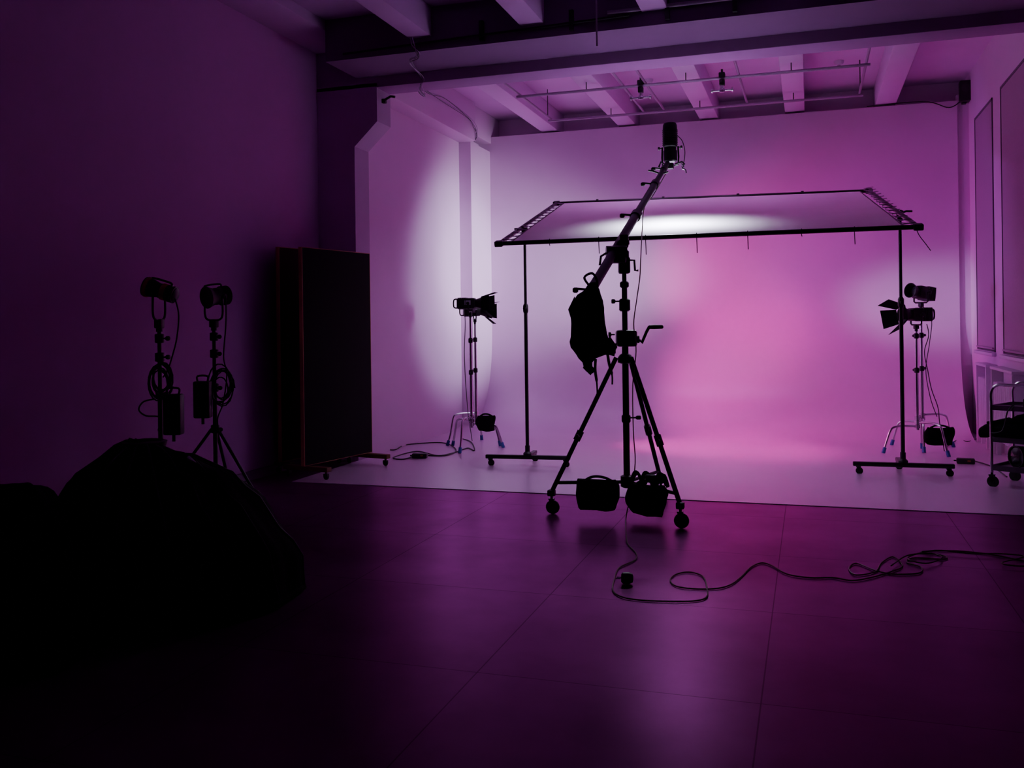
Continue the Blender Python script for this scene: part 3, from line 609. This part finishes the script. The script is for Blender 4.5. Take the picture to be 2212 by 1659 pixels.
# ------------------------------------------------------------ dome softbox and cloth heap
c=G(350,1290); 
t=thing('dome_softbox','large black dome softbox lying on the floor in the dark left foreground','softbox',c)
NS=16
Rb,Hb=.74,.84
def dome(th,ph,k=1.0): 
    rr=Rb*math.cos(ph)**1.25 if ph<PI/2-.001 else .0
    sc_=1-.035*(1-abs(math.cos(th*NS/2)))
    p=V((rr*math.cos(th)*sc_*k,rr*math.sin(th)*sc_*k,.02+Hb*math.sin(ph)*k))
    q=1+.14*noise.noise(V((p.x*1.4+4,p.y*1.4,p.z*1.4)))+.07*noise.noise(p*5)
    return V((p.x*q-.10*p.z*math.cos(TH),p.y*q-.10*p.z*math.sin(TH),p.z*(1+.10*noise.noise(V((p.x*2,p.y*2,1.7)))+.07*noise.noise(p*6))))
b=MB(); g=[]
for j in range(19):
    ph=j/18*(PI/2-.10); g.append([b.v(dome(2*PI*i/96,ph)) for i in range(96)])
for j in range(18):
    for i in range(96): b.face([g[j][i],g[j][(i+1)%96],g[j+1][(i+1)%96],g[j+1][i]])
b.face(g[-1]); b.build('softbox_shell',MBM,t)
for k in range(NS):
    MB().tube([dome(2*PI*k/NS,j/14*(PI/2-.1),1.006) for j in range(15)],.006,6).build('rib',MPL,t)
MB().tube([dome(2*PI*i/48,0,1.0)+Z*.01 for i in range(48)],.016,8,True).build('rim',MBM,t)
tp=dome(0,PI/2-.1)*.5+dome(PI,PI/2-.1)*.5
MB().lathe([(.11,-.02),(.12,.012),(.10,.018),(.09,.005)],tp,n=28).build('mount_ring',MB_,t)
w=P(411,995,(c-CAM).dot(F)-.30)-c
MB().tube([w+V((-.03,0,-.02)),w+V((0,-.01,.012)),w+V((.035,0,-.01))],[.004,.016,.004],8).build('metal_tab',MCH,t)
def heap(c,rx,ry,h,label,seed,rz=0):
    b=MB(); nu,nv=64,22; g=[]
    for j in range(nv+1):
        ph=j/nv*PI/2; row=[]
        for i in range(nu):
            th=2*PI*i/nu; rr=math.cos(ph)**.8 if j<nv else 0.0
            p=V((rx*rr*math.cos(th),ry*rr*math.sin(th),h*math.sin(ph)))
            k=1+.20*noise.noise(V((p.x*2+seed,p.y*2,p.z*2)))+.09*noise.noise(V((p.x*7,p.y*7+seed,p.z*4)))
            row.append(b.v(V((p.x*k,p.y*k,max(.004,p.z*k+.004)))))
        g.append(row)
    for j in range(nv):
        for i in range(nu): b.face([g[j][i],g[j][(i+1)%nu],g[j+1][(i+1)%nu],g[j+1][i]])
    o=b.build('cloth_heap',MBM); o.location=c; o.rotation_euler.z=rz; tag(o,label,'cloth heap'); return o
heap(G(-10,1420),.42,.34,.78,'crumpled heap of black cloth in the lower left corner beside the softbox',3.0)
# ------------------------------------------------------------ trolley at right
c0=G(2143,1052); ang=math.radians(-33)
t=thing('utility_trolley','grey tubular metal trolley on casters at the right edge','trolley',c0,ang)
LX,LY=.85,.45
for x in (0,LX):
    for y in (0,LY):
        MB().cyl((x,y,.13),(x,y,.74),.013,n=10).build('post',MCH,t); caster(t,x,y,.14,.05)
for y in (0,LY):
    MB().tube(catmull([(0,y,.74),(0,y,.84),(.05,y,.90),(.15,y,.905),(.5,y,.905),(.8,y,.90),(LX,y,.84),(LX,y,.74)],5),.013,8).build('top_rail',MCH,t)
for z in (.70,.42,.17):
    b=MB(); b.bx(0,LX,0,LY,z-.008,z,.002); b.bx(-.005,LX+.005,-.008,.004,z-.02,z+.025); b.bx(-.005,LX+.005,LY-.004,LY+.008,z-.02,z+.025); b.bx(-.008,.004,0,LY,z-.02,z+.025); b.bx(LX-.004,LX+.008,0,LY,z-.02,z+.025); b.build('shelf',MST if z!=.7 else MCH,t)
def tl(x,y,z): return c0+V((x*math.cos(ang)-y*math.sin(ang),x*math.sin(ang)+y*math.cos(ang),z))
t=thing('equipment_bag','limp black cloth bag slumped over the middle shelf of the trolley','bag',tl(.25,.16,.42),ang)
rows=[]
for k in range(15):
    s_=math.sin(PI*(k+.6)/15.2)**.45
    rows.append((V((-.40+k*.052,-.02,.10-.06*math.exp(-(k/2.2)**2)+.015*math.sin(k*1.3))),.16*s_,(.10+.012*math.sin(k*2.1))*s_))
MB().loft(rows,(0,1,0),(0,0,1),24,2.3,.035,9).build('bag_body',MBM,t)
MB().tube(catmull([(-.3,-.12,.14),(-.1,-.17,.18),(.1,-.17,.19),(.25,-.12,.14)],5),.012,6).build('strap',MBM,t)
t=thing('spare_lamp','black round studio lamp lying on the bottom shelf of the trolley','lamp',tl(.20,.20,.17),ang-.5)
MB().lathe([(.05,-.16),(.075,-.15),(.08,.0),(.09,.02),(.098,.10),(.088,.10),(.07,.03)],(0,0,.10),(0,-1,0),28).build('lamp_body',MB_,t)
MB().lathe([(.08,.085),(.08,.09),(.03,.10)],(0,0,.10),(0,-1,0),24).build('lens',MGD,t)
MB().tube([(.1,0,.1),(.11,0,.03),(0,0,.012),(-.11,0,.03),(-.1,0,.1)],.009).build('yoke',MB_,t)
t=thing('camera_case','small black equipment case lying on the top shelf of the trolley','case',tl(.34,.2,.70),ang+.2)
MB().box((0,0,.045),(.26,.2,.085),.015).build('case_body',MPL,t); MB().tube([(-.05,-.1,.05),(-.05,-.13,.05),(.05,-.13,.05),(.05,-.1,.05)],.008).build('handle',MB_,t); MB().box((0,0,.092),(.2,.14,.01),.003).build('lid',MB_,t)
cord('trolley_cable','thin black cable drooping from the trolley top shelf',[tl(.2,-.02,.74),tl(.16,-.05,.68),tl(.13,-.05,.55),tl(.10,-.05,.50),tl(.02,-.05,.48)],.006,MPL)
# ------------------------------------------------------------ lights
def spot(loc,aim,col,e,ang,blend=.8,r=.05):
    l=bpy.data.lights.new('spot','SPOT'); l.energy=e; l.color=col; l.spot_size=math.radians(ang); l.spot_blend=blend; l.shadow_soft_size=r
    o=bpy.data.objects.new('lamp_or_fill_light',l); C.objects.link(o); o.location=loc; o.rotation_euler=(V(aim)-V(loc)).to_track_quat('-Z','Y').to_euler(); return o
# boom lamp, straight down on the silk
spot(LB-Z*.10+V((0,.05,0)),LB-Z*1+V((0.0,.10,0)),(.84,.90,1.0),400,140,1,.05)
# cool white spots added clear of the right lamps: left arc, pilaster, cove end
spot((.45,12.40,1.80),(-4.76,12.15,2.0),(.76,.95,1.0),520,38,.5,.25)
spot((.35,9.80,1.85),(-4.60,12.40,2.3),(.80,.95,1.0),560,22,1,.10)
spot((.50,11.55,1.80),(-4.4,12.85,2.4),(.84,.92,.98),1400,44,1,.45)
# left lamp -> right part of the back wall (violet wash and paler core)
pl=V((cA.x+.60,cA.y+.12,1.765)); spot(pl,(1.9,12.7,2.2),(.62,.16,.98),230,54,1,.15)
spot(pl+Z*.01,(1.50,13.2,1.7),(.80,.80,1.0),800,16,1,.2)
# magenta washes: added spots near the lamps, some to tint the floor
PK=(1.0,.008,.50)
p3=V((cB.x+.50,cB.y+.35,1.70)); spot(p3,(-.70,13.2,2.3),PK,380,50,1,.1); spot(p3+Z*.02,(-.70,12.8,.6),PK,460,50,1,.1)
spot(p3+V((.1,-.3,.1)),(-.9,11.2,0),PK,420,50,1,.1)
p4=V((cD.x-.65,cD.y-.18,1.70)); spot(p4,(-1.15,13.2,1.3),PK,60,62,1,.1); spot(p4+V((-.1,-.2,.1)),(-.9,10.9,0),PK,110,80,1,.1)
# added lavender fill spots at the two pipe clamps, which hold no lamps
for i,x in enumerate(CLX):
    spot((x,10.75,4.02),(x+(-1.0 if i==0 else .8),12.9,1.0),(.74,.32,.88),46 if i==0 else 24,140,1,.15)
w=bpy.data.worlds.new('world'); bpy.context.scene.world=w; w.use_nodes=True
bg=w.node_tree.nodes['Background']; bg.inputs['Color'].default_value=(.5,.05,.58,1); bg.inputs['Strength'].default_value=.009
